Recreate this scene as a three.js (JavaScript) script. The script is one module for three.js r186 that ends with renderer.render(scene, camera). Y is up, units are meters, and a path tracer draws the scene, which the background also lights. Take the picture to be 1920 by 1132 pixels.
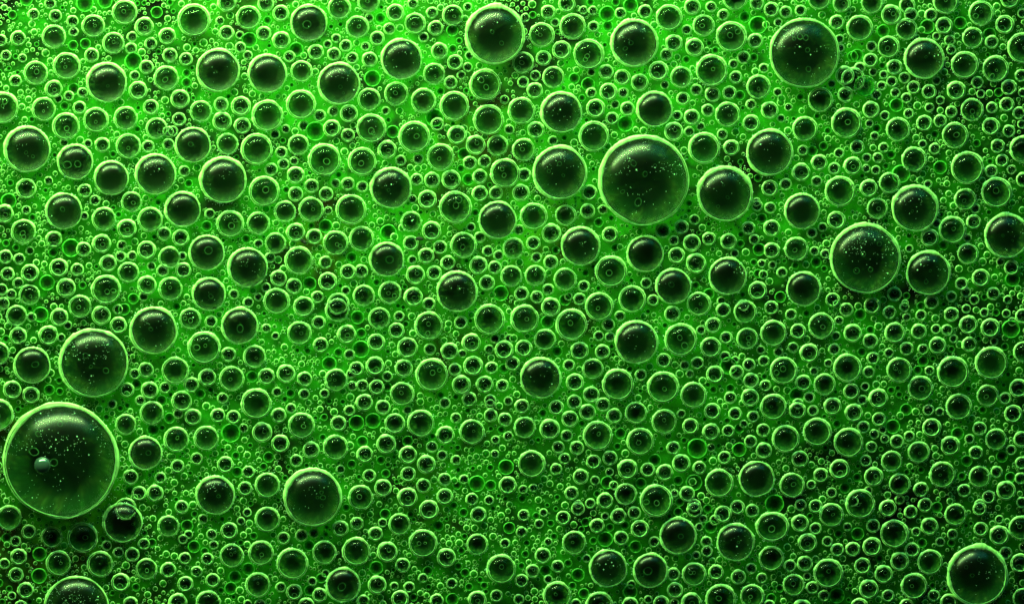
import * as THREE from 'three';
import { mergeGeometries } from 'three/addons/utils/BufferGeometryUtils.js';
import { RectAreaLightUniformsLib } from 'three/addons/lights/RectAreaLightUniformsLib.js';

// ---------------------------------------------------------------- camera, lamps, exposure
// One unit is a metre. The frame is 192 mm wide: a tenth of a millimetre for each pixel of the photograph.
const PX = 1e-4, EYE = 0.62;
const scene = new THREE.Scene();
scene.background = new THREE.Color().setRGB(0.003, 0.008, 0.006);
const camera = new THREE.PerspectiveCamera(2 * Math.atan(0.0566 / EYE) * 180 / Math.PI, 1024 / 603, 0.02, 20);
camera.position.set(0, EYE, 0); camera.up.set(0, 0, -1); camera.lookAt(0, 0, 0);
const renderer = new THREE.WebGLRenderer({ antialias: true });
renderer.toneMapping = THREE.LinearToneMapping; renderer.toneMappingExposure = 0.78;
renderer.shadowMap.enabled = true;
RectAreaLightUniformsLib.init();
function panel(color, intensity, w, h, from, to) {
  const l = new THREE.RectAreaLight(new THREE.Color().setRGB(...color), intensity, w, h);
  l.position.set(...from); l.lookAt(...to); scene.add(l); return l;
}
panel([0.48, 1, 0.26], 80, 0.30, 0.05, [-0.09, 0.105, -0.20], [-0.02, 0, -0.02]);     // broad low green-gelled key lamp beyond the upper left
panel([0.06, 1, 0.62], 2.6, 0.9, 0.3, [-0.04, 0.22, -0.46], [0, 0.02, 0]);            // wide cool softbox behind it
panel([0.85, 1, 0.5], 30, 0.08, 0.035, [-0.025, -0.07, -0.062], [-0.025, 0, -0.058]);     // lamp under the liquid
// ---------------------------------------------------------------- noise
let seed = 12345;
const rnd = () => { seed = (seed * 1664525 + 1013904223) >>> 0; return seed / 4294967296; };
const hash = (x, y, s) => { let h = (Math.imul(x, 374761393) + Math.imul(y, 668265263) + Math.imul(s, 974634777)) | 0; h = Math.imul(h ^ (h >>> 13), 1274126177); return ((h ^ (h >>> 16)) >>> 0) / 4294967296; };
function vnoise(x, y, s = 0) {
  const ix = Math.floor(x), iy = Math.floor(y), fx = x - ix, fy = y - iy, u = fx * fx * (3 - 2 * fx), v = fy * fy * (3 - 2 * fy);
  const a = hash(ix, iy, s), b = hash(ix + 1, iy, s), c = hash(ix, iy + 1, s), d = hash(ix + 1, iy + 1, s);
  return a + (b - a) * u + (c - a) * v + (a - b - c + d) * u * v;
}
const fbm = (x, y, s, n = 4) => { let t = 0, a = 0.5, m = 0; for (let i = 0; i < n; i++) { t += a * vnoise(x, y, s + i * 17); m += a; a *= 0.55; x *= 2.03; y *= 2.03; } return t / m; };
const smooth = (a, b, x) => { const t = Math.min(1, Math.max(0, (x - a) / (b - a))); return t * t * (3 - 2 * t); };
const around = (a, f, s) => vnoise(Math.cos(a) * f + 40, Math.sin(a) * f + 40, s);   // seamless noise round a circle
const at = (px, py, y = 0) => new THREE.Vector3((px - 960) * PX * (1 - y / EYE), 0, (py - 566) * PX * (1 - y / EYE));

// ---------------------------------------------------------------- where the bubbles are: centre and radius, tenths of a millimetre, band by band
const BANDS = {   // a minus sign: sunk in the liquid and faint
  top: [0, 76, 11.7, 22, 28, -8.3, 10, 104, 10, 28, 152, 11.4, 48, -1, -11.7, 33, 72, 14.2, 41, 109, 8, 62, 27, 10.9, 63, 60, 6.3, 66, 137, 22, 93, 7, 10.9, 103, 30, 11.7, 100, 69, 22, 100, 167, 16.4, 108, 185, 8.3, 124, 124, 25, 128, 180, 9.7, 135, 40, 10.9, 137, 60, 9.2, 136, 85, -9.2, 137, 167, -10.9, 158, 6, -15.9, 159, 82, -10, 154, 174, 9.7, 174, 18, 6.3, 174, 49, 21, 171, 104, 13.4, 196, 2, -13.4, 199, 155, 37, 212, 81, 20, 233, 23, 23, 247, 69, 9.7, 245, 91, 10.9, 249, 115, -15.9, 270, 50, 17.5, 265, 98, 7.5, 252, 142, 9.2, 258, 170, 17.5, 282, 82, 11.7, 274, 126, 13, 293, 23, -10.9, 313, 68, 15.9, 318, 104, 13.7, 311, 147, 23, 348, 111, 12.5, 349, 137, -7.5, 349, 155, -9.2, 337, 186, 17.5, 363, 38, 30, 350, 89, 7, 381, 80, 7.5, 403, 59, 6.3, 408, 132, 40, 425, 5, 17.5, 412, 39, 8, 424, 62, 14.2, 431, 29, 7, 449, 66, 8, 450, 89, 10, 465, 33, 22, 467, 75, -14.2, 464, 104, 8.7, 458, 143, 6.3, 479, 89, 6, 498, 7, 15, 501, 38, -7.5, 494, 63, 13.7, 501, 138, 36, 526, 25, 15.4, 527, 76, 16.7, 542, 106, 10.9, 554, 8, 6.3, 555, 93, -13.4, 569, 104, 6.3, 565, 134, 20, 579, 43, 34, 592, 98, 14.7, 591, 134, 6.3, 614, 83, 8.3, 626, 102, 12.5, 636, 15, 21, 630, 72, 8.7, 648, 86, 11.7, 635, 157, 39, 660, 109, 11.4, 668, 126, 6, 670, 51, 21, 685, 87, 8.7, 691, 3, 20, 692, 34, 8.3, 707, 72, 13.7, 693, 112, 14.2, 698, 147, -15, 692, 187, 21, 713, 34, -10, 741, 24, 16.7, 730, 54, 10.9, 743, 176, 22, 753, 111, 38, 774, 7, 10, 778, 44, 19.2, 794, 70, 9.7, 826, 14, 6.3, 810, 24, 10.9, 817, 53, 14.2, 824, 96, 15.4, 814, 139, 20, 849, 29, 19.2, 848, 57, -10.9, 849, 92, -8.3, 845, 155, 12.5, 853, 117, 14.7, 865, 141, 8.3, 877, 13, 8.3, 872, 35, 6.7, 880, 104, 8, 877, 126, 8.7, 928, 65, 55, 910, 159, 29, 946, 187, 8.3, 985, 33, 8.3, 982, 59, 7, 981, 118, 20, 981, 154, 10.9, 998, 8, 7.5, 999, 28, -6.7, 1004, 142, 9.7, 1003, 170, 15, 1028, 23, 13.4, 1016, 66, 23, 1019, 109, 14.2, 1041, 42, 8.3, 1038, 145, 20, 1063, 7, 15.9, 1053, 94, 17.5, 1052, 119, 6.7, 1074, 50, 24, 1081, 131, 6.3, 1077, 147, -10, 1072, 163, 6, 1094, 19, 8, 1104, 102, 28, 1109, 136, 8, 1103, 158, -12.5, 1109, 174, 9.7, 1112, 20, 8.7, 1113, 50, 10.5, 1139, 26, -14.7, 1140, 49, -9.7, 1137, 135, 13.7, 1141, 172, 16.4, 1155, 4, -7.5, 1164, 25, 10.4, 1167, 145, 15, 1169, 174, 10, 1183, 10, -13.4, 1190, 81, 44, 1210, 22, 13, 1200, 155, 15.9, 1227, 47, 7.5, 1250, 103, 11.7, 1235, 133, 18.4, 1247, 159, 8, 1255, 33, 24, 1264, 81, 15.9, 1270, 107, 6.3, 1288, 56, 9.7, 1278, 145, 20, 1281, 185, 12.5, 1299, 13, 15, 1294, 77, 7, 1303, 89, 16.7, 1306, 169, 10.9, 1320, 48, 20, 1334, 13, 10, 1335, 132, 29, 1337, 177, 14.2, 1357, 28, 10.9, 1368, 174, 13, 1379, -4, 23, 1372, 69, 28, 1376, 120, 9, 1380, 145, 12, 1388, 179, -9.2, 1397, 32, -10, 1395, 108, 12, 1420, 6, 13, 1422, 47, -16.7, 1417, 77, 14.2, 1414, 108, -8, 1417, 134, 7, 1423, 163, 22, 1447, 18, 14.2, 1437, 46, 6.7, 1433, 128, 9.2, 1460, 42, 8, 1459, 173, 8.3, 1466, 185, 7.5, 1474, 23, 11.4, 1502, 20, 10.9, 1509, 100, 66, 1537, -3, 21, 1542, 28, 7, 1539, 187, 23, 1570, 42, 13.7, 1560, 157, 7.7, 1579, 7, 16.4, 1575, 73, 8.3, 1577, 90, 7.7, 1585, 142, 17.5, 1586, 178, 14.2, 1608, 104, -11.7, 1600, 106, -10, 1600, 149, 22, 1613, 53, 24, 1613, 127, 10.4, 1623, 162, -20, 1636, 5, 20, 1635, 87, 9.7, 1633, 113, 13.4, 1638, 135, 7.7, 1644, 178, 9.7, 1657, 58, -11.7, 1667, 88, 20, 1656, 112, 6, 1655, 123, -6.7, 1658, 140, 8.3, 1654, 161, 9, 1672, 28, 18.4, 1678, 126, 14.4, 1673, 153, 10.4, 1680, 174, 9, 1702, 10, 14.7, 1709, 28, 12.5, 1701, 55, 19.7, 1697, 146, 10.4, 1701, 184, 10, 1729, 26, 7.5, 1729, 56, 6.7, 1714, 164, 12.4, 1747, 28, 12, 1740, 50, -13.4, 1734, 110, 37, 1743, 172, 13.7, 1757, 68, 8, 1757, 151, 8.3, 1764, 188, 8.3, 1774, 3, 23, 1771, 48, 15.9, 1782, 76, 10.4, 1785, 94, 9, 1802, 43, -11.7, 1794, 170, 17.5, 1825, 71, 19.2, 1810, 122, 25, 1824, 172, 6.7, 1841, 25, 23, 1834, 155, 11.4, 1840, 176, 8.3, 1857, 64, -11.7, 1861, 79, 12.5, 1868, 129, 24, 1864, 157, 6.3, 1870, 12, 7, 1872, 25, 6, 1885, 46, 17.5, 1882, 88, 6.3, 1874, 173, -8.3, 1895, -3, 18.4, 1893, 164, 14.7, 1918, 25, 9.2, 1919, 90, 28, 1916, 142, 11.7, 1919, 174, 8.3],
  upper: [4, 202, 29, 18, 343, -6.3, 15, 377, -14.2, 40, 200, 6.3, 48, 354, 18.7, 50, 280, 43, 81, 205, 22, 90, 339, 8, 120, 199, -8.3, 123, 237, 25, 119, 267, 8, 148, 202, 12.5, 140, 304, 33, 164, 269, 8, 158, 358, 13, 179, 225, 23, 177, 376, 10.4, 191, 272, 14.2, 208, 334, 32, 211, 289, -6.3, 235, 222, 22, 240, 274, 23, 254, 302, 7, 255, 358, 7, 282, 201, 14.7, 277, 275, 12, 293, 241, 19.7, 291, 327, 38, 323, 246, 10, 315, 247, 10, 315, 271, 10.9, 335, 224, 13, 345, 321, 10.4, 339, 338, 6, 361, 272, 33, 353, 344, -7.5, 376, 209, 20, 414, 196, 13.4, 416, 228, 17.5, 426, 270, 19.7, 418, 338, 43, 451, 199, 18.4, 454, 236, 15.4, 481, 280, 29, 501, 217, 29, 508, 318, 12, 495, 359, 28, 515, 252, 9.7, 527, 286, 11.4, 535, 242, 8.7, 531, 308, 10.9, 536, 356, -7, 564, 196, 27, 569, 236, 10, 553, 246, 6.7, 559, 272, 19.2, 551, 302, 8.3, 554, 329, 16.4, 554, 364, 13.7, 584, 349, 13.4, 599, 217, 11.7, 591, 246, -17.5, 608, 300, 30, 625, 209, 10.4, 622, 241, 16.4, 629, 344, 8.7, 611, 364, 13, 654, 213, 16.4, 652, 254, 12.5, 652, 345, 12.5, 679, 303, 26, 679, 350, 10.9, 696, 241, 27, 723, 208, 8.3, 726, 281, 17.5, 722, 306, 6, 749, 208, 7, 736, 247, -11.7, 733, 353, 38, 751, 301, 10.4, 769, 314, 6.3, 777, 257, 29, 784, 298, 9.7, 783, 316, 7, 781, 337, 11.4, 773, 373, 8, 794, 189, 23, 808, 265, 6, 795, 313, 6, 810, 338, 14.7, 801, 374, 17.5, 815, 221, -16.7, 820, 233, 12.5, 826, 295, 25, 839, 240, 7, 846, 337, 17.5, 852, 199, 27, 857, 253, 17.5, 870, 289, -11.7, 864, 316, -7.5, 870, 241, 7, 876, 253, 6, 881, 306, 13, 878, 336, -10.9, 909, 256, 6.3, 892, 272, 18, 909, 303, 12, 900, 331, 13.7, 900, 363, 14.7, 916, 225, 28, 933, 273, 19.2, 947, 325, 27, 930, 362, 12.5, 955, 243, 9.2, 978, 208, 25, 982, 281, 21, 983, 328, 13, 977, 362, 15.9, 1005, 244, 15.9, 1008, 372, 6.3, 1037, 264, 9.3, 1053, 211, 38, 1050, 324, 50, 1105, 361, 14.7, 1117, 203, 17.5, 1114, 256, 28, 1127, 376, 6.3, 1148, 222, 12, 1140, 274, 6.7, 1154, 196, 8.3, 1152, 253, 6.3, 1177, 204, 13, 1173, 232, -14.7, 1208, 338, 85, 1228, 205, 33, 1264, 247, 17.5, 1270, 217, 10, 1298, 220, 14.7, 1293, 247, 9.7, 1328, 207, 11.7, 1314, 237, 8.3, 1321, 278, 29, 1365, 215, 23, 1355, 252, 10, 1360, 364, 51, 1372, 277, 14.7, 1409, 196, 10, 1409, 231, 15.9, 1444, 207, 15.9, 1444, 286, 43, 1444, 353, 15.4, 1465, 192, 7.5, 1465, 222, 7.7, 1479, 201, 7.7, 1478, 245, 7, 1474, 346, 11.4, 1506, 282, 10, 1503, 323, 17, 1510, 242, 23, 1524, 283, -9.7, 1545, 274, -8.3, 1537, 305, 15, 1532, 340, 10, 1553, 260, 6.7, 1565, 316, 11.4, 1553, 333, 6, 1588, 231, 28, 1574, 287, 9.7, 1576, 359, 28, 1608, 276, 13.4, 1600, 311, 16.7, 1626, 296, 8.7, 1625, 316, 8, 1630, 353, 16.4, 1634, 206, 15.4, 1631, 232, 8, 1645, 241, -8.3, 1641, 255, 8, 1638, 277, 6.3, 1647, 296, 9.7, 1643, 319, 8.7, 1660, 217, 9.3, 1658, 277, 9.7, 1669, 343, 19.2, 1682, 197, -12.5, 1685, 243, 22, 1672, 290, -8.3, 1705, 213, 9.7, 1691, 326, -16.7, 1715, 299, 23, 1726, 338, 6.7, 1744, 202, 8.7, 1734, 231, 15, 1731, 270, 8, 1731, 326, 6.3, 1741, 345, 8, 1764, 207, 6.3, 1764, 227, 12, 1754, 252, -7.5, 1754, 279, 10.7, 1764, 314, -12.5, 1785, 210, 11, 1780, 363, 6, 1792, 254, 24, 1824, 206, 21, 1815, 315, 30, 1811, 374, 20, 1843, 338, 6.3, 1861, 202, 10.4, 1859, 237, 16.4, 1860, 321, 12, 1889, 196, 13.7, 1884, 221, 7, 1872, 274, 13, 1880, 301, 12, 1870, 361, 28, 1893, 246, 11.4, 1898, 318, 8.7, 1912, 212, 11.7, 1917, 233, 8, 1920, 280, 25, 1920, 337, 13.4],
  middle: [7, 401, 17.5, 0, 430, 7.5, 9, 482, 13.4, 2, 543, 10.9, 10, 456, -6.7, 13, 514, 13, 20, 552, 9.7, 48, 394, 8.7, 43, 435, 23, 35, 486, 10.9, 33, 531, 10.4, 55, 470, 8, 67, 492, 6.3, 55, 512, 16.7, 54, 553, 19.2, 87, 530, -14.2, 100, 449, 15.4, 98, 474, -8.3, 109, 502, 17.5, 119, 396, 34, 123, 540, 17.5, 132, 465, -16.7, 144, 506, 12, 157, 405, 8, 156, 468, 13.7, 198, 382, 6.3, 194, 411, 22, 190, 457, 17.5, 202, 494, 15.9, 198, 543, 27, 228, 460, 9.3, 225, 481, 10.4, 246, 379, 19.2, 237, 429, 18, 247, 480, 9.3, 240, 511, 19.2, 249, 560, -10, 252, 453, 6.7, 268, 556, 8.7, 281, 412, 23, 274, 469, 17.5, 283, 499, 8, 275, 535, 17.5, 307, 439, 13, 304, 508, 11.7, 317, 483, 20, 319, 542, 22, 342, 393, 33, 338, 446, 15.9, 341, 480, 8.3, 343, 507, 14.7, 387, 424, -10, 387, 474, 33, 393, 401, 9.7, 391, 552, 31, 431, 420, 25, 438, 552, 9.7, 461, 448, -8.3, 464, 502, 37, 484, 419, 21, 484, 457, 8.7, 474, 545, 6.3, 484, 557, 7.7, 498, 392, 7.5, 506, 483, 9.7, 498, 539, 9, 517, 418, 6.3, 516, 456, 19.2, 521, 487, 7, 522, 522, 15, 518, 565, 24, 534, 397, 20, 548, 457, 6.3, 531, 504, 7, 554, 436, 17.5, 560, 489, 26, 551, 537, 14.7, 583, 393, 23, 589, 444, 14.7, 580, 532, -12.5, 574, 547, 6.3, 610, 424, -12.5, 610, 492, 12, 595, 557, 11.4, 615, 395, 7.7, 629, 456, 23, 614, 528, 17.5, 630, 423, 7.3, 635, 496, 6.3, 648, 545, 8.3, 658, 393, 28, 659, 483, -10, 652, 510, 14.7, 663, 532, 7.3, 678, 448, 23, 682, 487, 6, 677, 509, 12.7, 682, 555, 20, 697, 422, 6, 713, 415, 7, 728, 436, -15, 725, 487, 32, 739, 444, 7.3, 731, 549, 21, 754, 427, 7.3, 771, 416, 19.2, 770, 456, 14.4, 773, 487, 8.3, 779, 516, 17.5, 775, 557, 17.5, 809, 433, 18, 804, 459, 6.7, 799, 480, 15, 825, 464, 13, 814, 512, 14, 840, 493, 13.7, 854, 389, 30, 869, 460, 24, 857, 547, 38, 883, 426, 8.7, 900, 445, 10.4, 897, 498, 16.7, 915, 471, 10.4, 928, 502, 12.4, 913, 531, 14.4, 923, 553, 6.3, 933, 413, 35, 935, 479, 9.7, 939, 550, -14.2, 963, 466, 19.7, 959, 518, 19.7, 973, 431, 10, 974, 492, 7.3, 978, 551, 13.7, 1001, 406, 25, 1000, 456, 13.4, 1006, 483, 10, 1004, 517, 19.2, 1007, 557, 11.7, 1029, 511, 6, 1028, 543, 11, 1034, 438, 18, 1033, 492, 13.4, 1061, 404, 19.2, 1060, 524, 21, 1066, 556, 7.7, 1060, 562, -10.9, 1089, 462, 36, 1087, 561, 11.7, 1102, 396, 13.7, 1098, 512, -6.7, 1095, 537, 11.4, 1123, 417, -8.7, 1131, 393, 9.2, 1144, 440, 15, 1146, 509, 29, 1163, 463, 6, 1154, 465, -8.3, 1186, 561, 25, 1199, 435, 6.3, 1210, 476, 34, 1212, 531, 10, 1225, 563, 10.9, 1243, 433, 14, 1264, 451, 9.7, 1269, 479, 15.4, 1263, 537, 33, 1278, 426, 13.4, 1303, 412, 9.7, 1298, 456, 16, 1306, 494, 18.4, 1305, 535, -7.3, 1330, 448, 12.7, 1330, 551, -10, 1367, 453, 15, 1365, 518, 35, 1353, 564, 8, 1389, 457, -7.5, 1378, 475, 7.7, 1404, 428, 12.5, 1390, 440, -6, 1399, 473, 7.3, 1419, 379, 8.3, 1420, 386, 10.7, 1414, 406, 7, 1429, 410, -10, 1415, 449, 9.7, 1424, 468, -11.7, 1414, 492, -6.7, 1429, 494, 7.7, 1422, 513, -8.3, 1421, 545, 17.5, 1445, 390, 10.7, 1448, 428, 15.4, 1448, 470, 15, 1449, 497, 8, 1432, 515, 8.3, 1467, 511, 10, 1464, 557, -10.4, 1479, 436, 6.7, 1505, 396, 33, 1494, 467, 22, 1492, 498, -6.7, 1508, 542, 32, 1523, 437, 10, 1528, 471, 9.2, 1512, 496, 6.7, 1543, 426, 8.7, 1548, 476, 8.7, 1531, 492, -10, 1569, 413, 17, 1562, 562, 13.4, 1624, 485, 66, 1646, 391, 19.2, 1657, 562, 6.7, 1678, 552, 13.4, 1706, 466, 7.7, 1717, 391, 43, 1744, 446, 16.7, 1742, 512, 41, 1748, 567, 13.4, 1757, 419, 8.7, 1789, 386, 7, 1787, 431, 25, 1770, 460, -9.2, 1785, 556, 10, 1799, 504, 7, 1804, 532, 12, 1830, 391, 9.3, 1827, 416, 13.7, 1815, 446, 7.7, 1816, 476, 19.2, 1812, 548, 9.3, 1828, 562, 9.2, 1840, 521, 16.7, 1847, 557, -6.3, 1866, 520, 6.3, 1864, 551, 12, 1889, 442, 41, 1898, 502, 14.2, 1900, 524, -13.4, 1910, 541, 6.3, 1891, 562, 8.3, 1918, 394, 6.7, 1915, 555, 6.7],
  lower: [5, 569, 11.4, -5, 663, 21, 30, 592, 19.2, 14, 611, 7, 22, 731, 16.7, 33, 630, 15.9, 58, 595, 9, 62, 638, 6, 59, 685, 34, 57, 741, 15.9, 75, 590, -14.2, 89, 712, 6.3, 100, 575, 6.7, 90, 629, 18.4, 94, 699, 7.3, 91, 731, -10, 110, 595, 16.4, 126, 610, 8.3, 114, 633, 7.7, 111, 734, -7, 149, 575, 21, 189, 592, 17.5, 175, 681, 65, 220, 580, 9.3, 221, 610, 15.9, 232, 580, -10.9, 237, 731, 13.7, 237, 739, 6, 252, 701, 10.4, 255, 721, -10, 262, 751, 9.7, 287, 620, 44, 273, 694, 14.2, 284, 715, -6.3, 280, 732, 15.9, 309, 727, 11, 302, 751, -10, 328, 695, 25, 330, 575, -8, 340, 752, 18.7, 356, 598, 19.7, 358, 722, 14.4, 382, 652, 30, 388, 708, 16.4, 375, 739, -9.2, 395, 603, 11.7, 428, 665, 14, 417, 747, 10.4, 449, 611, 34, 434, 710, 23, 465, 567, 10, 477, 669, 21, 472, 706, -10.4, 499, 616, 9, 499, 706, 15.4, 516, 630, 7.7, 519, 735, 9.2, 533, 651, 6.7, 536, 701, 17, 544, 738, -8.3, 569, 575, 18.7, 561, 625, 22, 570, 739, 10.4, 571, 711, 13.7, 597, 605, 13, 601, 647, 14.2, 605, 701, 7, 608, 738, 9.2, 617, 682, -13.4, 634, 570, 20, 632, 582, 22, 634, 661, -8.3, 630, 713, 21, 643, 733, 6.3, 650, 627, 17.5, 655, 665, 10.4, 668, 691, 13.4, 658, 701, 8.7, 660, 724, 9.2, 670, 595, -12.5, 677, 625, -9.2, 676, 655, -15.9, 679, 723, 11.4, 683, 755, 15.9, 705, 642, 16.4, 703, 686, 17.5, 706, 726, 14.2, 711, 597, 20, 726, 706, 9.7, 726, 726, -8.3, 748, 593, 10, 743, 620, 15, 741, 664, 6, 764, 652, 18.7, 757, 691, 16.4, 754, 739, 22, 772, 593, 7, 774, 625, 6.7, 788, 742, 6.3, 788, 753, 7, 804, 570, 12, 804, 611, 26, 806, 655, 10.9, 810, 703, 30, 841, 607, 6.7, 839, 617, 6.7, 843, 659, 16.4, 834, 756, 10.4, 864, 605, 12.7, 855, 626, 6, 867, 663, 7.7, 853, 693, 11.7, 865, 722, 17.5, 884, 590, 6.3, 884, 643, 17.5, 887, 686, 18.4, 880, 749, 13.7, 909, 721, 16, 918, 599, 28, 928, 635, 9.3, 917, 655, 8.7, 921, 671, 6.7, 922, 690, 11.7, 919, 751, 11, 945, 656, 17.5, 945, 691, -9.2, 942, 723, 12, 963, 634, 7.5, 955, 635, 8.7, 961, 682, 13.7, 953, 752, 8.3, 984, 598, 26, 982, 653, 15.9, 1027, 604, -12.5, 1022, 637, 19.7, 1014, 709, 38, 1033, 576, 17.5, 1045, 659, -9.7, 1067, 685, 11.4, 1072, 609, 29, 1087, 658, 16.7, 1078, 717, 16.7, 1077, 754, 13.4, 1109, 740, 15, 1124, 575, 26, 1123, 630, 9.7, 1112, 692, 19.2, 1141, 609, 12, 1144, 632, 9.3, 1130, 660, 13.7, 1163, 593, 10.4, 1159, 721, 29, 1194, 642, 40, 1202, 703, 11, 1197, 746, 6.7, 1245, 676, 14, 1244, 726, 29, 1261, 589, 14.7, 1277, 637, 30, 1284, 685, 8.7, 1275, 701, 7.5, 1308, 681, 12, 1294, 701, 7.7, 1301, 741, 24, 1311, 570, 22, 1315, 619, 9, 1318, 714, 7.3, 1338, 610, 14.7, 1333, 651, 18.7, 1341, 702, 16.4, 1338, 731, -7, 1357, 582, 13.7, 1362, 633, 11.7, 1360, 669, 10.4, 1367, 686, -15.9, 1379, 675, 7.7, 1382, 698, 13, 1387, 716, 6.3, 1370, 728, -8.3, 1370, 746, 11.4, 1395, 572, 10.4, 1398, 585, 21, 1402, 635, 19.7, 1392, 668, 6.3, 1405, 684, 11.7, 1409, 714, 14.2, 1407, 746, 16.4, 1392, 756, 6.3, 1427, 656, 8, 1447, 577, 13, 1433, 677, 10.4, 1434, 706, -6, 1436, 723, 10.7, 1451, 625, 24, 1460, 660, 9.2, 1484, 590, 11, 1488, 652, 10, 1470, 695, 25, 1477, 732, 7.3, 1497, 621, 14.4, 1507, 718, 15, 1495, 741, -14.2, 1513, 636, 7, 1518, 662, 17.5, 1527, 696, 8, 1518, 745, 10.7, 1533, 577, 6.3, 1541, 611, 24, 1547, 721, 20, 1570, 570, 7, 1568, 630, 8.7, 1565, 655, 10.9, 1554, 681, 7.7, 1588, 581, 12.7, 1574, 601, 8.3, 1600, 625, 16.7, 1590, 690, 26, 1597, 734, 15, 1610, 574, 7, 1614, 590, -11, 1617, 660, -8.3, 1623, 725, 8.3, 1618, 750, 9.7, 1636, 573, 15.4, 1648, 612, 7.5, 1633, 619, -8.3, 1633, 640, 14, 1638, 672, 11.7, 1630, 698, 11.4, 1644, 721, 7.3, 1648, 747, 18, 1669, 586, 12.4, 1668, 662, 9, 1679, 624, 18.7, 1687, 694, 23, 1672, 732, -7, 1687, 740, -6.3, 1698, 568, 6.7, 1697, 576, 9.3, 1701, 595, 7.7, 1701, 654, 12.7, 1728, 574, -8.3, 1728, 591, 10.4, 1724, 622, 14.4, 1722, 694, -8.3, 1727, 728, 23, 1732, 655, 10, 1732, 677, -10, 1744, 695, 9, 1756, 617, 9.3, 1759, 648, 15.7, 1785, 590, 14, 1777, 619, 10.4, 1789, 635, 8, 1788, 698, 29, 1800, 646, 7, 1813, 579, 8.3, 1817, 609, 17, 1825, 629, 6, 1819, 646, 14.2, 1817, 729, -6, 1847, 586, 8.7, 1869, 586, -6.7, 1858, 615, 18, 1865, 640, 7.7, 1860, 681, 30, 1853, 742, 20, 1888, 588, 8, 1886, 633, 6.3, 1886, 747, 11.4, 1899, 603, 7.7, 1897, 617, -16.7, 1919, 593, 14.2, 1921, 660, 19.2, 1912, 695, 6.7, 1911, 728, 17.5],
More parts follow.
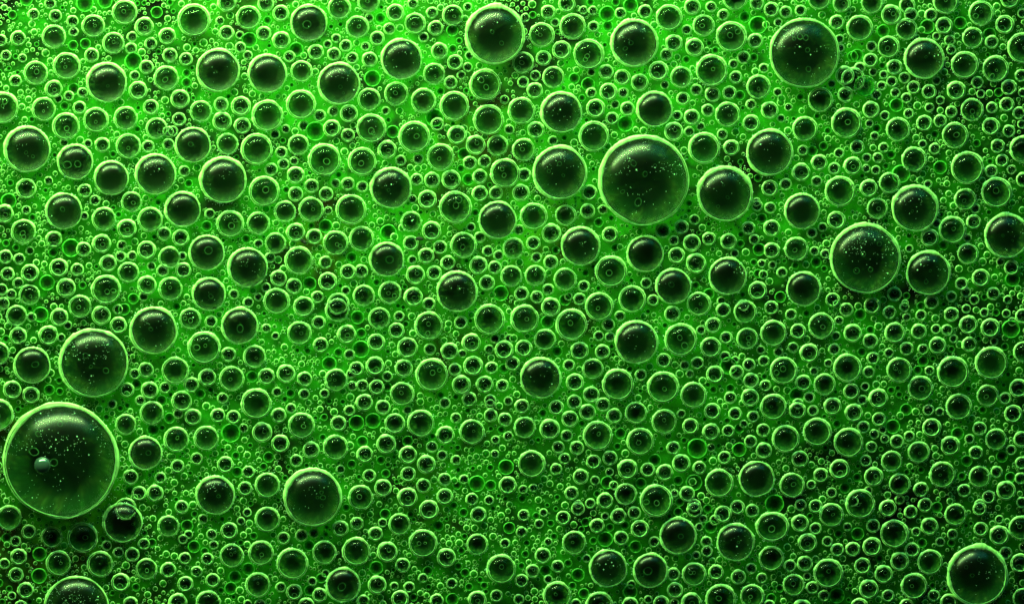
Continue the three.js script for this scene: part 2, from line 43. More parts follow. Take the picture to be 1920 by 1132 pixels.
  low: [-5, 778, 29, 11, 939, 6, 113, 864, 109, 209, 758, 9.2, 235, 796, 19.2, 244, 895, 14.2, 242, 921, -9.2, 261, 809, 6.3, 260, 925, 13.7, 251, 933, 6.7, 284, 775, 22, 286, 806, -11.4, 272, 850, 31, 300, 896, 10.9, 290, 925, 15.4, 317, 784, -10, 318, 856, 6.3, 323, 856, 6, 315, 882, 7, 326, 905, 7, 333, 776, 9.2, 330, 824, 23, 332, 874, 12.7, 361, 782, 15.4, 368, 860, 11.7, 386, 822, 23, 408, 779, 13.4, 403, 850, 6, 403, 929, 36, 421, 764, 6.3, 420, 829, 6.3, 427, 839, 6.3, 422, 871, 15.4, 437, 782, 13, 432, 812, -17.5, 444, 885, -9.7, 456, 803, 8.7, 450, 842, 6.3, 463, 853, 6.7, 465, 885, 12, 459, 916, 13.4, 480, 757, 28, 491, 811, 18.4, 503, 857, -10, 501, 910, 23, 522, 779, 14.2, 525, 832, 17, 520, 856, 6.3, 545, 766, 9.7, 565, 798, 24, 555, 864, 11.7, 583, 844, 15.4, 586, 933, 54, 629, 839, 23, 634, 794, 14.7, 638, 880, 8.3, 655, 770, 10.4, 668, 793, -14.2, 656, 835, 7.3, 659, 871, -8.7, 679, 828, -10.4, 684, 852, 15.4, 676, 933, 23, 699, 789, -14.2, 692, 892, 12.4, 718, 764, 13.7, 724, 833, 18, 714, 863, -8.3, 723, 888, -8.3, 718, 915, 15.9, 742, 772, 6.7, 740, 794, 18.7, 764, 769, 8.7, 764, 827, -10, 765, 853, 16.7, 765, 889, 14.2, 764, 933, 18.4, 789, 794, 25, 799, 871, 17, 794, 911, 13.4, 810, 838, 10.7, 829, 854, 10, 814, 900, 6.7, 835, 816, 17, 834, 899, 12, 834, 931, 15.4, 855, 784, 10, 855, 863, 9.7, 870, 899, 9.2, 852, 901, 6.3, 857, 910, -8.3, 885, 810, 23, 885, 936, 11.7, 893, 856, 6.3, 894, 907, -15, 919, 758, 9.3, 920, 779, 12.4, 929, 825, 8.3, 928, 851, 7.7, 920, 910, -10, 917, 938, 9.2, 936, 761, 7, 947, 787, 12.7, 940, 806, -7.5, 942, 840, 6.3, 949, 876, -14.2, 953, 818, 9.3, 952, 910, 16.7, 979, 762, 13.7, 984, 802, 20, 981, 918, 8.7, 997, 870, 25, 1000, 915, 8, 1018, 775, -8.3, 1020, 898, 7, 1043, 764, 14, 1031, 805, 18.7, 1047, 839, 11.4, 1043, 880, 11, 1031, 907, 6.7, 1069, 786, 15.4, 1063, 817, 10.9, 1059, 860, 10.7, 1082, 840, 13, 1089, 894, 14.2, 1072, 925, 13, 1102, 773, 15, 1091, 794, -6.7, 1107, 944, 9.7, 1121, 817, 27, 1113, 866, 13.7, 1116, 901, 8.7, 1120, 926, -6.7, 1131, 759, 13.4, 1144, 859, 13.7, 1139, 905, -12, 1135, 939, 15, 1152, 780, 14.2, 1164, 813, -10.4, 1158, 837, -6.7, 1151, 910, 8.3, 1173, 850, 7.3, 1177, 880, 18.7, 1174, 927, 20, 1193, 774, 20, 1201, 828, 25, 1202, 906, -10, 1228, 863, -11.7, 1215, 881, 13.4, 1246, 791, 23, 1247, 886, 15.4, 1231, 939, 30, 1253, 817, 6, 1263, 840, 12.7, 1265, 925, 7.7, 1278, 776, 8.3, 1278, 869, 16.7, 1272, 901, -9.2, 1289, 926, 14, 1275, 941, -8.3, 1295, 799, 15, 1308, 841, -18.4, 1299, 903, 7.3, 1302, 905, -15, 1312, 877, 12.4, 1315, 930, 7, 1325, 938, 6.7, 1336, 771, 15.4, 1334, 810, 15.9, 1334, 839, 7.7, 1349, 906, 26, 1364, 789, -6.3, 1366, 808, 11.7, 1368, 836, 7, 1359, 858, 12.4, 1379, 776, 12.7, 1387, 803, -9.2, 1387, 843, -13, 1409, 759, -10, 1395, 795, 7.7, 1408, 828, 11.7, 1413, 781, 11, 1420, 898, 33, 1432, 807, 12.4, 1433, 845, 14.7, 1451, 763, 24, 1474, 823, 25, 1486, 910, 23, 1497, 757, 10, 1496, 770, 15.7, 1501, 861, 15.4, 1525, 770, 10.4, 1522, 909, 9, 1533, 810, 26, 1541, 865, 6.3, 1540, 891, 13.7, 1543, 936, 7, 1562, 762, 16.4, 1560, 924, 10, 1570, 795, -7.7, 1575, 880, 18.7, 1585, 915, -10, 1602, 774, 16.7, 1592, 830, 27, 1608, 895, -8.3, 1600, 940, 10, 1628, 779, 6.3, 1620, 801, 11.7, 1624, 864, 11, 1629, 920, 8.3, 1614, 945, 27, 1649, 786, 13, 1640, 814, 9, 1635, 838, 10.4, 1639, 894, 17.5, 1656, 806, 7.7, 1660, 823, 8.3, 1665, 928, 6.7, 1689, 779, 7, 1675, 800, -13.4, 1683, 828, 12.7, 1673, 865, 19.2, 1688, 908, 19.7, 1688, 937, 9, 1700, 768, -10.9, 1706, 818, 10, 1718, 772, 7.3, 1724, 848, 20, 1728, 881, -6.3, 1728, 918, 14, 1742, 769, 10.7, 1748, 802, 17.7, 1763, 772, 8.3, 1754, 841, 6.7, 1768, 890, 24, 1783, 836, 18, 1799, 763, 24, 1797, 813, -11.7, 1805, 893, -7.5, 1809, 920, 12.4, 1824, 784, 6.7, 1819, 823, 9.3, 1814, 864, -10.4, 1838, 804, 13, 1831, 849, 13, 1838, 894, 19.7, 1870, 771, 6.7, 1869, 824, 19.7, 1855, 932, 12.4, 1880, 856, -10.9, 1870, 885, 11, 1888, 920, 17.7, 1901, 776, 17, 1905, 802, 7.3, 1897, 844, 10, 1896, 895, -10, 1917, 824, 15, 1917, 868, 12, 1915, 897, 10.7, 1917, 942, 10],
  bottom: [7, 1057, 10.4, -3, 1093, -7.5, 3, 1129, -6.3, 16, 971, 23, 11, 1009, -9.2, 28, 1015, 10.4, 12, 1021, 6, 29, 1078, 14, 16, 1104, -6, 21, 1117, 8, 44, 1024, 6, 34, 1044, 15.4, 47, 1107, 15, 38, 1138, 12.5, 53, 997, 13.7, 73, 1039, -13, 72, 1080, -14.2, 96, 1007, 19.7, 109, 1056, 23, 119, 1023, 7, 142, 1142, 60, 154, 1008, 28, 187, 1058, 24, 199, 1023, 9.3, 229, 980, 37, 221, 1036, 10, 225, 1092, 17.4, 235, 954, 20, 247, 1040, 13.4, 244, 1132, 13.4, 269, 1020, 11, 254, 1101, -7.5, 286, 972, 6.3, 284, 1018, -8.3, 274, 1067, 19.7, 276, 1115, 6.7, 305, 1094, 6.7, 315, 987, 20, 311, 1039, 6.7, 315, 1069, 14.7, 340, 951, 12.5, 342, 1011, 9, 346, 1047, 11.4, 347, 1095, 14.7, 333, 1130, 17.5, 361, 947, 7.5, 364, 964, -6.3, 350, 986, -11.4, 353, 1002, 8, 363, 1025, -11.4, 368, 1072, 10.7, 380, 973, 9, 383, 1034, -7.5, 388, 1048, 11.7, 396, 1002, 9.7, 400, 1022, 8.7, 398, 1088, 13.4, 390, 1131, 23, 429, 995, 15.9, 413, 1070, 6.7, 427, 1127, 6, 434, 1042, 22, 440, 1082, -11.7, 432, 1103, -11.7, 449, 1107, 7.5, 463, 961, 8.3, 451, 977, 7.7, 467, 981, 6.7, 456, 1003, 6.3, 465, 1067, -11.7, 464, 1132, 7.7, 475, 1005, -7, 489, 1037, 23, 483, 1097, 23, 487, 1134, 10.4, 501, 974, 23, 526, 1101, 9.7, 531, 1009, 12, 548, 1057, 29, 565, 1004, 11.7, 551, 1110, 15, 588, 1000, 9.3, 579, 1023, -10, 585, 1090, 8.7, 580, 1107, -10, 574, 1136, 15, 608, 1036, 22, 602, 1084, -9.2, 599, 1116, 13.4, 610, 1075, 7.7, 638, 991, 15, 643, 1097, 32, 669, 982, 12.5, 668, 1034, 26, 663, 1124, 6.3, 681, 1127, 11.7, 694, 964, 6.3, 704, 1001, 13.4, 700, 1041, 6.3, 705, 1065, -12.7, 707, 1097, 17, 722, 964, -10, 717, 980, 8.3, 726, 1035, 18.7, 713, 1120, 6.3, 718, 1132, 6.3, 749, 983, 20, 739, 1099, 8, 769, 965, -6.7, 755, 1060, 13.7, 767, 1101, 10.4, 750, 1123, 16.4, 788, 1112, 6, 804, 956, 18.4, 793, 1019, 26, 802, 1071, -9.2, 793, 1084, 9, 822, 986, -10, 819, 1126, 12.7, 842, 1019, 6.3, 837, 1046, 17.4, 847, 1094, 10.4, 848, 1124, -11.7, 869, 961, -8.3, 865, 1033, -6.7, 872, 1074, -8.3, 897, 965, 15, 908, 986, 7, 890, 990, 6.7, 895, 1021, 19.7, 900, 1087, -6, 908, 1098, -7, 895, 1125, 17, 920, 975, 6.3, 947, 1019, 9.7, 940, 1067, 27, 931, 1117, 11.7, 955, 990, -10.9, 982, 966, 11, 978, 998, 10.4, 985, 1039, -7, 978, 1089, 12.7, 973, 1124, 9.7, 999, 1071, 12.7, 1019, 961, 8, 1011, 982, 8.7, 1028, 1016, 7.7, 1018, 1042, 14.7, 1023, 1070, -10.9, 1028, 1086, 8, 1039, 1006, -6.7, 1046, 1062, 11.7, 1045, 1117, 26, 1056, 971, 13.4, 1084, 946, 8.7, 1084, 954, 12.4, 1077, 1018, 22, 1084, 1078, -12, 1080, 1133, 10.4, 1098, 979, -8.3, 1100, 1047, 7.7, 1095, 1113, -10, 1120, 986, 13.7, 1124, 1135, 25, 1135, 968, 7.7, 1144, 989, -7.5, 1135, 1011, -14.2, 1141, 1066, 35, 1160, 968, 14.7, 1165, 1009, 13.4, 1172, 985, -8.3, 1184, 1096, 8.3, 1182, 1110, -13.4, 1182, 1135, 15, 1190, 962, 12, 1200, 992, 17, 1192, 1025, -11.4, 1227, 1016, 10.4, 1220, 1070, 32, 1216, 1124, 8, 1240, 1131, 14.7, 1267, 1047, 6.3, 1263, 1077, 12.7, 1266, 1107, 14.7, 1265, 1131, 8.7, 1272, 960, -8.3, 1272, 1005, 34, 1302, 948, 12.5, 1303, 956, 14.4, 1306, 1041, 8, 1302, 1077, 22, 1297, 1130, 18.7, 1328, 954, -8.3, 1319, 973, 7.7, 1312, 988, 7.7, 1325, 1016, 10.4, 1326, 1034, 10.7, 1341, 975, 10, 1333, 988, -11.7, 1336, 1052, 7, 1343, 1073, 14.4, 1356, 964, 16, 1350, 1049, 6.3, 1352, 1124, 28, 1383, 951, 13.7, 1380, 1017, 35, 1385, 1082, 13.7, 1409, 1066, 10, 1411, 958, 12.5, 1429, 1084, 10, 1411, 1118, 22, 1449, 988, 29, 1447, 1047, 23, 1434, 1101, 6, 1447, 1122, -9.2, 1443, 1135, 10.4, 1453, 945, -17.5, 1453, 1095, 6, 1463, 1103, -7.5, 1477, 1026, 7.3, 1488, 1043, 6, 1482, 1061, 11.7, 1489, 1097, 20, 1502, 947, 10.7, 1501, 981, 15.9, 1505, 1143, 18.4, 1530, 949, 12.7, 1515, 1018, 17.7, 1530, 1048, 6.7, 1510, 1057, 14.4, 1514, 1081, 7.7, 1524, 1102, 12, 1530, 991, 11.4, 1546, 1117, 10.7, 1560, 966, 22, 1552, 1015, 10, 1554, 1075, 27, 1590, 988, 8, 1573, 1001, -8, 1571, 1031, 12.4, 1570, 1117, -14.2, 1609, 1001, -12, 1600, 1030, 13.7, 1618, 1061, 15.4, 1612, 1138, 16.7, 1638, 986, 12.7, 1636, 1025, 17.7, 1630, 1105, 17.7, 1666, 953, 15.9, 1650, 1047, -7.5, 1658, 1077, 16.7, 1666, 1117, 11.7, 1678, 1001, 26, 1688, 1053, 17, 1709, 960, 12.7, 1701, 1135, 12.5, 1719, 997, 9, 1711, 1031, 13.7, 1715, 1099, 24, 1736, 947, 13.4, 1744, 987, 16, 1730, 1018, -8.7, 1745, 1054, 23, 1758, 951, -10, 1764, 1016, 8.7, 1752, 1117, 11, 1787, 1002, 10, 1785, 1018, -7.5, 1780, 1129, 15.9, 1793, 965, 20, 1838, 946, 10, 1838, 954, 13, 1840, 992, 13.4, 1834, 1079, 56, 1875, 974, 8.3, 1875, 1004, 18.4, 1887, 1037, 11.7, 1915, 990, 22, 1921, 1025, 9.2, 1914, 1056, 18.4, 1920, 1122, 19.2],
};
const all = Object.values(BANDS).flat(), places = []; for (let i = 0; i < all.length; i += 3) places.push([all[i], all[i + 1], Math.abs(all[i + 2]) * (Math.abs(all[i + 2]) > 60 ? 1.01 : 1.045), all[i + 2] < 0]);
places.sort((a, b) => b[2] - a[2]);


// ---------------------------------------------------------------- revolved shapes, with a wobble
function ring(profile, seg, wob, tint, flip = false) {
  const n = profile.length, pos = [], col = [], idx = [], uv = [];
  for (let i = 0; i <= seg; i++) {
    const a = i / seg * Math.PI * 2;
    for (let k = 0; k < n; k++) {
      const [r, y] = wob ? wob(a, k, profile[k]) : profile[k];
      pos.push(r * Math.cos(a), y, r * Math.sin(a)); uv.push(i / seg, k / n);
      col.push(...(tint ? tint(a, k) : [1, 1, 1]));
    }
  }
  for (let i = 0; i < seg; i++) for (let k = 0; k < n - 1; k++) {
    const p = i * n + k, q = p + n;
    if (flip) idx.push(p, q, p + 1, q, q + 1, p + 1); else idx.push(p, p + 1, q, q, p + 1, q + 1);
  }
  const g = new THREE.BufferGeometry();
  g.setAttribute('position', new THREE.Float32BufferAttribute(pos, 3));
  g.setAttribute('color', new THREE.Float32BufferAttribute(col, 3));
  g.setAttribute('uv', new THREE.Float32BufferAttribute(uv, 2));
  g.setIndex(idx); g.computeVertexNormals();
  const N = g.attributes.normal;
  for (let k = 0; k < n; k++) { const b = seg * n + k, v = new THREE.Vector3(N.getX(k) + N.getX(b), N.getY(k) + N.getY(b), N.getZ(k) + N.getZ(b)).normalize(); N.setXYZ(k, v.x, v.y, v.z); N.setXYZ(b, v.x, v.y, v.z); }
  return g;
}
const MID = 0.36;                     // height of a bubble's widest girth over the liquid, in radii
// raised lip round a bubble, thickened at upper left to imitate its lit arc
function rimShape(t, seg, s, sides = 8) {
  const pts = []; for (let k = 0; k <= sides; k++) { const b = -k / sides * Math.PI * 2; pts.push([Math.cos(b), Math.sin(b)]); }
  return ring(pts, seg, (a, k, [c, d]) => {
    const w = t / 2 * (t < 0.15 ? 0.85 + 0.4 * Math.cos(a + 1.95) : 0.95 + 0.22 * Math.cos(a + 1.95)) * (0.35 + 1.1 * around(a, 2.5, s) * (0.35 + 0.9 * around(a, 10, s + 5) + 0.5 * around(a, 26, s + 15)));
    const R = 1 - t / 2 + (around(a, 2, s + 9) - 0.5) * 0.03;
    return [R + c * w, MID + d * w];
  }, (a) => { const v = 0.5 + 0.5 * around(a, 12, s + 3) + 0.45 * around(a, 30, s + 23); return [v * (0.9 + 0.2 * around(a, 5, s + 8)), v, v]; });
}
// the skin of the bubble: liquid outside, air inside, so the sphere is turned inside out
function filmShape(t, seg, s) {
  const pts = [], n = Math.max(10, seg >> 1), e = 1 - t * 0.5;
  for (let k = 0; k <= n; k++) { const b = k / n * Math.PI; pts.push([e * Math.sin(b), MID + e * Math.cos(b)]); }
  return ring(pts, seg, (a, k, [r, y]) => { const w = 1 + (around(a, 3, s + k) - 0.5) * 0.004; return [r * w, y]; }, null, false);
}
// bowl added under the skin, refracted dark centre and green flecks painted on
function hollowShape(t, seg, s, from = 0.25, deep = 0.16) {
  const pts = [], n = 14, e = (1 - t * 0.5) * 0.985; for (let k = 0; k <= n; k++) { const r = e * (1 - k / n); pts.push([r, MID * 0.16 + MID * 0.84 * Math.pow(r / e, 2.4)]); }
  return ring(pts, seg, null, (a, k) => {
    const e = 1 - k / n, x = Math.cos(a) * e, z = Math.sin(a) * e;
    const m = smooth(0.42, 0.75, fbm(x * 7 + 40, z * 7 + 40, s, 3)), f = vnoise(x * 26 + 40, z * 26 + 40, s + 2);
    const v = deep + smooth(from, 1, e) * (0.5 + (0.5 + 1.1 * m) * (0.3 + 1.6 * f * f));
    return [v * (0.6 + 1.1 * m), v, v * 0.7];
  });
}
// a little light-green ring modelled in place of a neighbour reflected in the bubble
const reflectRingShape = (s) => { const pts = []; for (let k = 0; k <= 6; k++) { const b = -k / 6 * Math.PI * 2; pts.push([Math.cos(b), Math.sin(b)]); } return ring(pts, 28, (a, k, [c, d]) => { const w = 0.13 * (0.6 + 0.8 * around(a, 2, s)); return [0.87 + c * w, d * w]; }); };
// ---------------------------------------------------------------- materials
const std = (c, rough, o = {}) => new THREE.MeshPhysicalMaterial({ color: new THREE.Color().setRGB(...c), roughness: rough, ...o });
const M = {
  rim: std([0.46, 0.86, 0.3], 0.25, { vertexColors: true, clearcoat: 0.8, clearcoatRoughness: 0.15 }),
  dimRim: std([0.06, 0.45, 0.035], 0.4, { vertexColors: true }),
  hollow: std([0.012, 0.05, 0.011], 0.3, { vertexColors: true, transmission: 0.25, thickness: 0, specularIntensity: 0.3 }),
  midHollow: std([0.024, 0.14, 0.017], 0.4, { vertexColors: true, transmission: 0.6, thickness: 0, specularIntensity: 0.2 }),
  dimHollow: std([0.05, 0.55, 0.03], 0.5, { vertexColors: true, transmission: 0.8, thickness: 0, specularIntensity: 0.2 }),
  dome: std([0.035, 0.5, 0.02], 0.4, { vertexColors: true, transmission: 0.8, thickness: 0, specularIntensity: 0.5 }),
  sunken: std([0.03, 0.36, 0.015], 0.7, { vertexColors: true, transmission: 0.85, thickness: 0, specularIntensity: 0.1 }),
  reflectRing: std([0.045, 0.2, 0.03], 0.3),
  faintReflectRing: std([0.016, 0.07, 0.016], 0.5, { specularIntensity: 0.2 }),
  wideFilm: std([1, 1, 1], 0.03, { transmission: 1, thickness: 1, ior: 1.05, clearcoat: 0.45, clearcoatRoughness: 0.24 }),
  film: std([1, 1, 1], 0.03, { transmission: 1, thickness: 1, ior: 1.09, clearcoat: 0.06, clearcoatRoughness: 0.1 }),
  dust: std([0.55, 0.9, 0.65], 0.3),
  fleck: std([0.004, 0.006, 0.004], 0.8),
  bead: std([0.05, 0.09, 0.09], 0.08, { metalness: 0.3, clearcoat: 1, iridescence: 0.6, iridescenceIOR: 1.5, iridescenceThicknessRange: [200, 380] }),
};
// ---------------------------------------------------------------- liquid
{
  const W = 2048, Hh = 1208, data = new Uint8Array(W * Hh * 4);
  const enc = (v) => Math.round(255 * Math.min(1, v <= 0.0031308 ? v * 12.92 : 1.055 * Math.pow(v, 1 / 2.4) - 0.055));
  const MURK = [[605, 690, 75], [20, 320, 90], [40, 60, 110], [880, 865, 90], [1030, 690, 60], [200, 160, 70]];
  // brightness painted into the liquid colour as a halo close round the larger bubbles
  const haloGlow = new Float32Array(W * Hh);
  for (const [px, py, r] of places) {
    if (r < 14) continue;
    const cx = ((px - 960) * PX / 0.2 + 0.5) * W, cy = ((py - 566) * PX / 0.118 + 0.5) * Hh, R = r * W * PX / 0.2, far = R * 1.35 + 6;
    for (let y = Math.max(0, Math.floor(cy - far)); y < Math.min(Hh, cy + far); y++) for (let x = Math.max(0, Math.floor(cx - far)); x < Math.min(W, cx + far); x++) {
      const d = Math.hypot(x - cx, y - cy) - R; haloGlow[y * W + x] = Math.max(haloGlow[y * W + x], Math.exp(-Math.max(0, d) / (3 + R * 0.14)));
    }
  }
  for (let y = 0; y < Hh; y++) for (let x = 0; x < W; x++) {
    const u = x / W * 20, v = y / Hh * 12, i = (y * W + x) * 4;
    const big = fbm(u * 0.35, v * 0.35, 3, 3), mid = fbm(u * 1.6 + big * 2, v * 1.6, 7, 4), fine = fbm(u * 7, v * 7, 21, 4), grain = hash(x, y, 5);
    let g = 0.08 + 0.74 * smooth(0.2, 0.75, mid * 0.55 + fine * 0.45); g *= 0.7 + 0.6 * grain;
    g = 0.26 * g * (0.15 + 1.5 * smooth(0.3, 0.7, fbm(u * 0.9, v * 0.9, 133, 3))) + 0.27 * haloGlow[(Hh - 1 - y) * W + x] * (0.35 + 0.5 * grain + 0.5 * fine);
    const qx = (x + 0.5 - W / 2) / W * 0.2 / PX + 960, qy = (Hh / 2 - y - 0.5) / Hh * 0.118 / PX + 566;   // murky patches, placed as the bubbles are
    let murk = 0; for (const [mx, my, mr] of MURK) murk += Math.exp(-(((qx - mx) / mr) ** 2 + ((qy - my) / mr) ** 2));
    const olive = (smooth(0.6, 0.85, big) * 0.03 + 0.09 * Math.min(1, murk) * smooth(0.25, 0.7, fine)) * mid;
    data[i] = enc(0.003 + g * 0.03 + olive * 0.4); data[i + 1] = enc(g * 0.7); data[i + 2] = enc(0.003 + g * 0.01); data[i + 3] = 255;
  }
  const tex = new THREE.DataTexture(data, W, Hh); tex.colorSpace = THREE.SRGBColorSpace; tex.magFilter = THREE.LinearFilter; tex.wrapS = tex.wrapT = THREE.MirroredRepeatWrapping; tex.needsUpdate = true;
  const g = new THREE.PlaneGeometry(0.30, 0.20, 500, 333); g.rotateX(-Math.PI / 2);
  const P = g.attributes.position, UV = g.attributes.uv;
  for (let i = 0; i < P.count; i++) { const x = P.getX(i), z = P.getZ(i); P.setY(i, (fbm(x * 420, z * 420, 61, 3) - 0.8) * 0.0008); UV.setXY(i, x / 0.2 + 0.5, z / 0.118 + 0.5); }
  g.computeVertexNormals();
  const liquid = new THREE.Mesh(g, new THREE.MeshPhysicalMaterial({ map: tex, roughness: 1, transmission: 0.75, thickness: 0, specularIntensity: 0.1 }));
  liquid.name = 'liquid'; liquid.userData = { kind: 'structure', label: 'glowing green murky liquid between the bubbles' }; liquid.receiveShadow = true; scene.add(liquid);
}
// ---------------------------------------------------------------- bubbles
const CLASSES = [[60, 0.072, 112], [32, 0.11, 84], [20, 0.132, 64], [0, 0.165, 48]];
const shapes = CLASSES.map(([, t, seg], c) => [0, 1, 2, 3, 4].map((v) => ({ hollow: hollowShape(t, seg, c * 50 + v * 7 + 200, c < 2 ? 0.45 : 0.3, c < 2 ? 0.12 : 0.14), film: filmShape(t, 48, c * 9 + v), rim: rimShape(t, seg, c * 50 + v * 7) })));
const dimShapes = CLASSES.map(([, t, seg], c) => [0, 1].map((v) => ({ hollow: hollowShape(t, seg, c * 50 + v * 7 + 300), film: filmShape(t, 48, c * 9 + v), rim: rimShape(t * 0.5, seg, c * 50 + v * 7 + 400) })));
const mesh = (name, geo, mat, parent) => { const m = new THREE.Mesh(geo, mat); m.name = name; m.castShadow = name !== 'film'; m.receiveShadow = true; parent.add(m); return m; };
const reflectRings = [0, 1, 2].map((v) => reflectRingShape(v * 11));
const single = places.slice(0, 300), small = places.slice(300);
const near = (x, y) => single.reduce((m, b) => Math.hypot(b[0] - x, b[1] - y) < Math.hypot(m[0] - x, m[1] - y) ? b : m);
// bubbles that are easy to find, from which the others are described
const MARKS = [
  [near(113, 864), 'the giant bubble', 'giant dark bubble at the left edge with a shiny bead on its dome'],
  [near(1208, 338), 'the second largest bubble', 'second largest bubble, dark with a teal sheen, right of the middle'],
  [near(1509, 100), 'the large top-right bubble', 'large dark teal-topped bubble by the top edge near the right corner'],
  [near(1624, 485), 'the large right-hand bubble', 'large dark bubble near the right side with two middling bubbles on its right'],
  [near(175, 680), 'the large left bubble', 'large dark teal-topped bubble standing just above the giant bubble'],
  [near(1834, 1079), 'the black corner bubble', 'large almost black bubble in the bottom right corner'],
  [near(928, 65), 'the large top-middle bubble', 'large dark bubble by the top edge, halfway across the picture'],
  [near(586, 933), 'the large lower-left bubble', 'large dark bubble near the bottom, well to the right of the giant bubble'],
  [near(408, 132), 'the big upper-left bubble', 'big dark bubble in the upper left with a twin close on its right'],
  [near(1014, 709), 'the big centre bubble', 'big dark bubble just below the middle of the picture, alone among smaller ones'],
  [near(1142, 1065), 'the big bottom-middle bubble', 'big dark bubble by the bottom edge, left one of a close pair'],
  [near(1415, 897), 'the big lower-right bubble', 'big dark bubble in the lower right, largest of three in a row'],
];
const OWN = [[near(142, 1142), 'large dark bubble cut off by the bottom edge, below the giant bubble'], [near(1360, 364), 'big dark bubble close on the right of the second largest bubble'], [near(1050, 324), 'big dark bubble close on the left of the second largest bubble'], [near(1448, 988), 'squashed oval bubble with bands across it, near the bottom, above a small bright one']];
const DIR = ['straight to the right', 'to the lower right', 'straight below', 'to the lower left', 'straight to the left', 'to the upper left', 'straight above', 'to the upper right'];
const NTH = ['nearest', 'second', 'third', 'fourth', 'fifth', 'sixth', 'seventh', 'eighth', 'ninth', 'tenth', 'eleventh', 'twelfth'];
const label = new Map();
{
  const sectors = new Map();
  for (const b of single) {
    const own = MARKS.find((m) => m[0] === b)?.[2] ?? OWN.find((m) => m[0] === b)?.[1];
    if (own) label.set(b, own);
    const m = MARKS.filter((m) => m[0] !== b).reduce((p, q) => Math.hypot(q[0][0] - b[0], q[0][1] - b[1]) - q[0][2] < Math.hypot(p[0][0] - b[0], p[0][1] - b[1]) - p[0][2] ? q : p);
    const dx = b[0] - m[0][0], dy = b[1] - m[0][1], k = (Math.round(Math.atan2(dy, dx) / (Math.PI / 4)) + 8) % 8, key = m[1] + k;
    if (!sectors.has(key)) sectors.set(key, []);
    sectors.get(key).push([Math.hypot(dx, dy), b, m, k]);
  }
  for (const list of sectors.values()) list.sort((p, q) => p[0] - q[0]).forEach(([, b, m, k], i) => {
    if (!label.has(b)) label.set(b, `${b[2] > 36 ? 'big' : b[2] > 27 ? 'medium' : b[2] > 22 ? 'smallish' : 'small'} ${b[3] ? 'faint green' : b[2] > 29 ? 'dark' : 'pale-rimmed'} bubble, ${NTH[i]} one ${DIR[k]} of ${m[1]}`.replace('straight above of', 'straight above').replace('straight below of', 'straight below'));
  });
}
const FLAT = [0.55, 0.62, 0.8, 0.92];   // larger bubbles flattened so that they cast shorter shadows
function bubble(b, n) {
  const [px, py, r, dim] = b, o = new THREE.Group(); o.name = 'bubble' + (n ? '_' + String(n).padStart(3, '0') : '');
  const c = CLASSES.findIndex(([m]) => r >= m), kind = (dim ? dimShapes : shapes)[c], s = kind[Math.floor(rnd() * kind.length)], turn = rnd() * 6.283, k = r * PX;
  o.position.copy(at(px, py, k * MID * FLAT[c]));
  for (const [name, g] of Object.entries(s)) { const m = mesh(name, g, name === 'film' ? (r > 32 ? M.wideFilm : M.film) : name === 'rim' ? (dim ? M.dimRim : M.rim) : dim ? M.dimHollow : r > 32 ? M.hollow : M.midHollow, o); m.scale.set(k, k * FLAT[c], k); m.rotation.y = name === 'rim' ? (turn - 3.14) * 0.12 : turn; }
  for (let i = r > 45 ? 3 + Math.floor(rnd() * 3) : Math.floor(rnd() * 2.4); i > 0; i--) {
    const a = rnd() * 6.283, d = (i === 1 ? 0.15 : 0.3 + 0.35 * rnd()) * k, q = k * (r > 36 ? 0.05 + 0.06 * rnd() : 0.12 + 0.16 * rnd());
    const m = mesh('reflection_ring', reflectRings[i % 3], r > 32 ? M.faintReflectRing : M.reflectRing, o); m.scale.set(q, q, q * (0.75 + 0.25 * rnd())); m.rotation.y = -a; m.position.set(Math.cos(a) * d, k * FLAT[c] * MID * (0.22 + 0.84 * Math.pow((d + q) / k, 2.4)), Math.sin(a) * d);
  }
  if (label.get(b).startsWith('squashed')) o.scale.set(1.05, 1, 0.95);
  o.userData = { label: label.get(b), category: 'bubble', group: 'bubbles floating on the green liquid' };
  scene.add(o); return o;
}
single.forEach((b, i) => bubble(b, i));

function swarmPart(s, mats, list) {
  const geo = mergeGeometries(Object.values(s), true), m = new THREE.InstancedMesh(geo, mats, list.length), q = new THREE.Quaternion(), up = new THREE.Vector3(0, 1, 0), M4 = new THREE.Matrix4();
  list.forEach(([px, py, r], i) => m.setMatrixAt(i, M4.compose(at(px, py, r * PX * MID), q.setFromAxisAngle(up, rnd() - 0.5), new THREE.Vector3().setScalar(r * PX))));
  m.castShadow = m.receiveShadow = true; return m;
}
function stuff(name, label, category, parts) {   // what nobody could count: one object
  const o = parts.length > 1 ? new THREE.Group() : parts[0];
  if (parts.length > 1) for (const p of parts) { p.name = 'bubble_cluster'; p.userData.kind = 'stuff'; o.add(p); }
  o.name = name; o.userData = { kind: 'stuff', label, category }; scene.add(o);
}
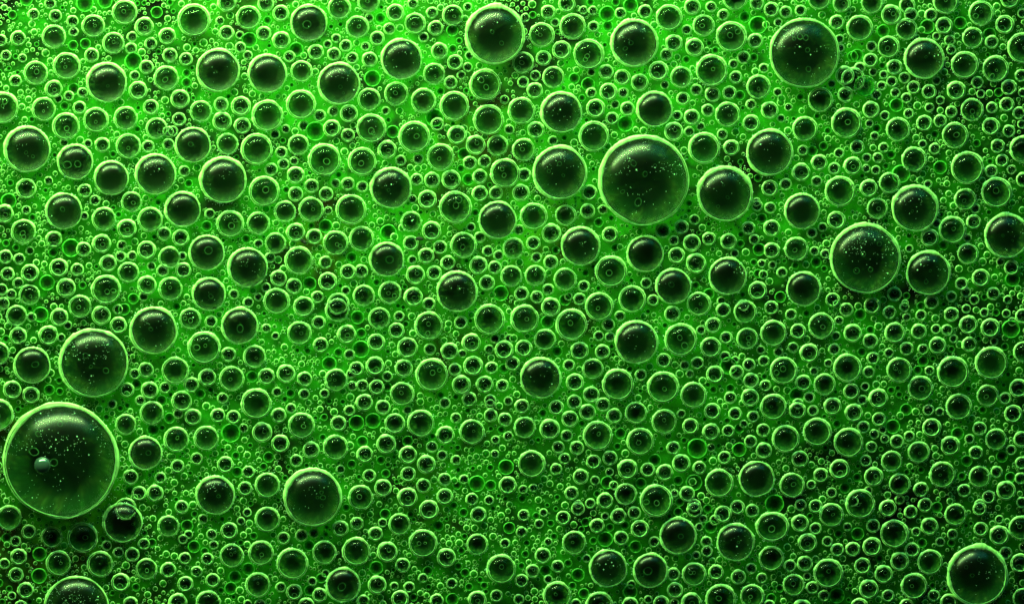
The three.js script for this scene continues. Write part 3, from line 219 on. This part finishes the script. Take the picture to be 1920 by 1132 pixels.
// the tiniest ones fill what gaps are left
const grid = new Map(), cell = (x, y) => Math.floor(x / 40) + ',' + Math.floor(y / 40);
const put = (b) => { const R = b[2]; for (let x = Math.floor((b[0] - R) / 40); x <= Math.floor((b[0] + R) / 40); x++) for (let y = Math.floor((b[1] - R) / 40); y <= Math.floor((b[1] + R) / 40); y++) { const k = x + ',' + y; if (!grid.has(k)) grid.set(k, []); grid.get(k).push(b); } };
places.forEach(put);
const free = (x, y, r) => { for (let i = -1; i < 2; i++) for (let j = -1; j < 2; j++) for (const b of grid.get(cell(x + i * (r + 4), y + j * (r + 4))) ?? []) if (Math.hypot(b[0] - x, b[1] - y) < b[2] + r - 0.6) return false; return true; };
const tiny = [];
for (const [r0, tries] of [[7, 3000], [5.5, 6000], [4.2, 9000], [3.2, 12000], [2.4, 14000]]) for (let t = 0; t < tries; t++) {
  const x = -60 + rnd() * 2040, y = -60 + rnd() * 1252, r = r0 * (0.85 + 0.3 * rnd());
  if (free(x, y, r)) { const b = [x, y, r, r > 4.5 && rnd() < 0.3]; tiny.push(b); put(b); }
}
const lowS = [0, 1, 2].map((v) => ({ hollow: hollowShape(0.2, 24, 5 + v), film: filmShape(0.2, 28, 2 + v), rim: rimShape(0.19 + 0.03 * v, 32, 3 + v, 6), reflectRing: reflectRingShape(4 + v).scale(0.26 + 0.05 * v, 0.3, 0.28).translate(0.2 - 0.15 * v, 0.12, 0.3 * v - 0.2) }));
const domeShape = (t, seg, s) => { const pts = []; for (let k = 0; k <= 5; k++) { const r = (1 - t * 0.5) * (1 - k / 5); pts.push([r, MID + 0.3 * (1 - r * r)]); } return ring(pts, seg, null, (a, k) => { const v = 0.55 + 0.6 * around(a, 3, s + k); return [v, v, v]; }); };
const lowT = { dome: domeShape(0.3, 16, 9), rim: rimShape(0.34, 22, 9, 5) }, lowD = { hollow: hollowShape(0.14, 24, 6).scale(1, 0.7, 1), rim: rimShape(0.15, 32, 4, 6).scale(1, 0.7, 1) };
const clear = [...small, ...tiny].filter((b) => !b[3]);
const swarms = [0, 1, 2].map((v) => swarmPart(lowS[v], [M.midHollow, M.film, M.rim, M.reflectRing], clear.filter((b, i) => b[2] >= 8 && i % 3 === v)));
swarms.push(swarmPart(lowT, [M.dome, M.rim], clear.filter((b) => b[2] < 8)));
stuff('small_bubbles', 'countless small pale-rimmed bubbles in the gaps between the larger bubbles', 'bubbles', swarms);
stuff('sunken_bubbles', 'faint small green bubbles sunk in the liquid between the others', 'bubbles', [swarmPart(lowD, [M.sunken, M.dimRim], [...small, ...tiny].filter((b) => b[3]))]);
// ---------------------------------------------------------------- the bead on the giant bubble, and the dust
{
  const [gx, gy, gr] = single[0], k = gr * PX, c = FLAT[0], e = 1 - CLASSES[0][1] * 0.5, dx = -33 * PX, dz = 8 * PX, q = 16 * PX;
  const y = c * (k * MID + Math.sqrt((k * e) ** 2 - dx * dx - dz * dz)) ;
  const g = new THREE.SphereGeometry(1, 40, 28), b = new THREE.Mesh(g, M.bead); b.name = 'bead'; b.scale.set(q, q * 0.8, q);
  const p = at(gx, gy, y); b.position.set(p.x + dx, y + q * 0.3, p.z + dz); b.castShadow = b.receiveShadow = true;
  b.userData = { label: 'shiny round bead of liquid standing on the dome of the giant bubble', category: 'bead' }; scene.add(b);
}
{
  const spots = [];
  for (const [px, py, r, dim] of single) {
    const c = CLASSES.findIndex(([m]) => r >= m), k = r * PX, e = 1 - CLASSES[c][1] * 0.5, o = at(px, py, k * MID * FLAT[c]);
    for (let i = Math.floor(r > 60 ? r * 5 : r > 36 ? r * 1.6 : r * 0.25); i > 0; i--) {
      const a = rnd() * 6.283, d = Math.sqrt(rnd()) * 0.88, x = Math.cos(a) * d, z = Math.sin(a) * d - 0.12 * rnd();
      if (z > -0.1 && rnd() < 0.85 || fbm(x * 3 + px, z * 3 + py, 77, 2) < 0.42 || Math.hypot(x, z) > 0.9) continue;
      spots.push([o.x + x * k, FLAT[c] * k * (MID + e * Math.sqrt(1 - x * x - z * z)), o.z + z * k, 0.28 + 0.5 * rnd() * rnd() + (rnd() < 0.05 ? 0.7 : 0)]);
    }
  }
  for (const [px, py, r] of single) for (let i = Math.floor(r * 1.6); i > 0; i--) {
    const a = rnd() * 6.283; if (rnd() > 0.35 + 0.65 * around(a, 4, Math.round(px))) continue;
    const c = CLASSES.findIndex(([m]) => r >= m), k = r * PX, o = at(px, py, k * MID * FLAT[c]), u = rnd() * rnd(), d = 0.97 + 0.16 * u;
    spots.push([o.x + Math.cos(a) * d * k, k * MID * FLAT[c] * (1 - u) + 0.3 * PX, o.z + Math.sin(a) * d * k, 0.4 + 0.8 * rnd() * rnd() * (r > 30 ? 1.2 : 0.8)]);
  }
  for (let t = 0; t < 26000; t++) {
    const px = -40 + rnd() * 2000, py = -40 + rnd() * 1212, n = fbm(px / 130, py / 130, 91, 3), patch = Math.exp(-(((px - 605) / 70) ** 2 + ((py - 690) / 60) ** 2));
    if (rnd() > smooth(0.42, 0.75, n) * 0.55 + 0.05 + patch || !free(px, py, 1)) continue;
    const p = at(px, py, 0.0001); spots.push([p.x, 0.0001 + 0.0001 * rnd(), p.z, 0.4 + 0.6 * rnd()]);
  }
  const m = new THREE.InstancedMesh(new THREE.IcosahedronGeometry(1, 1), M.dust, spots.length), X = new THREE.Matrix4();
  spots.forEach(([x, y, z, r], i) => m.setMatrixAt(i, X.makeScale(r * PX, r * PX, r * PX).setPosition(x, y, z)));
  m.name = 'specks'; m.userData = { kind: 'stuff', label: 'tiny pale specks on the bubble skins and the liquid', category: 'specks' }; m.castShadow = m.receiveShadow = true; scene.add(m);
  console.log(places.length, tiny.length, spots.length);
}
for (const [px, py, w, turn, text] of [[569, 453, 3.2, 0.7, 'tiny black fleck lying between two bubbles, upper left of the middle'], [787, 447, 3.6, 0.2, 'tiny black fleck lying among small bubbles just above the middle']]) {
  const g = new THREE.IcosahedronGeometry(1, 2), P = g.attributes.position;
  for (let i = 0; i < P.count; i++) { const x = P.getX(i), y = P.getY(i), z = P.getZ(i), n = 0.7 + 0.7 * vnoise(x * 2 + y + 9, z * 2 + y + 9, 5); P.setXYZ(i, x * n * 1.7, y * n * 0.5, z * n); }
  g.computeVertexNormals();
  const f = new THREE.Mesh(g, M.fleck); f.name = 'fleck' + (px > 700 ? '_001' : ''); f.scale.setScalar(w * PX); f.rotation.y = -turn; f.position.copy(at(px, py, 8 * PX)); f.position.y = 8 * PX; f.castShadow = f.receiveShadow = true;
  f.userData = { label: text, category: 'fleck' }; scene.add(f);
}
renderer.render(scene, camera);
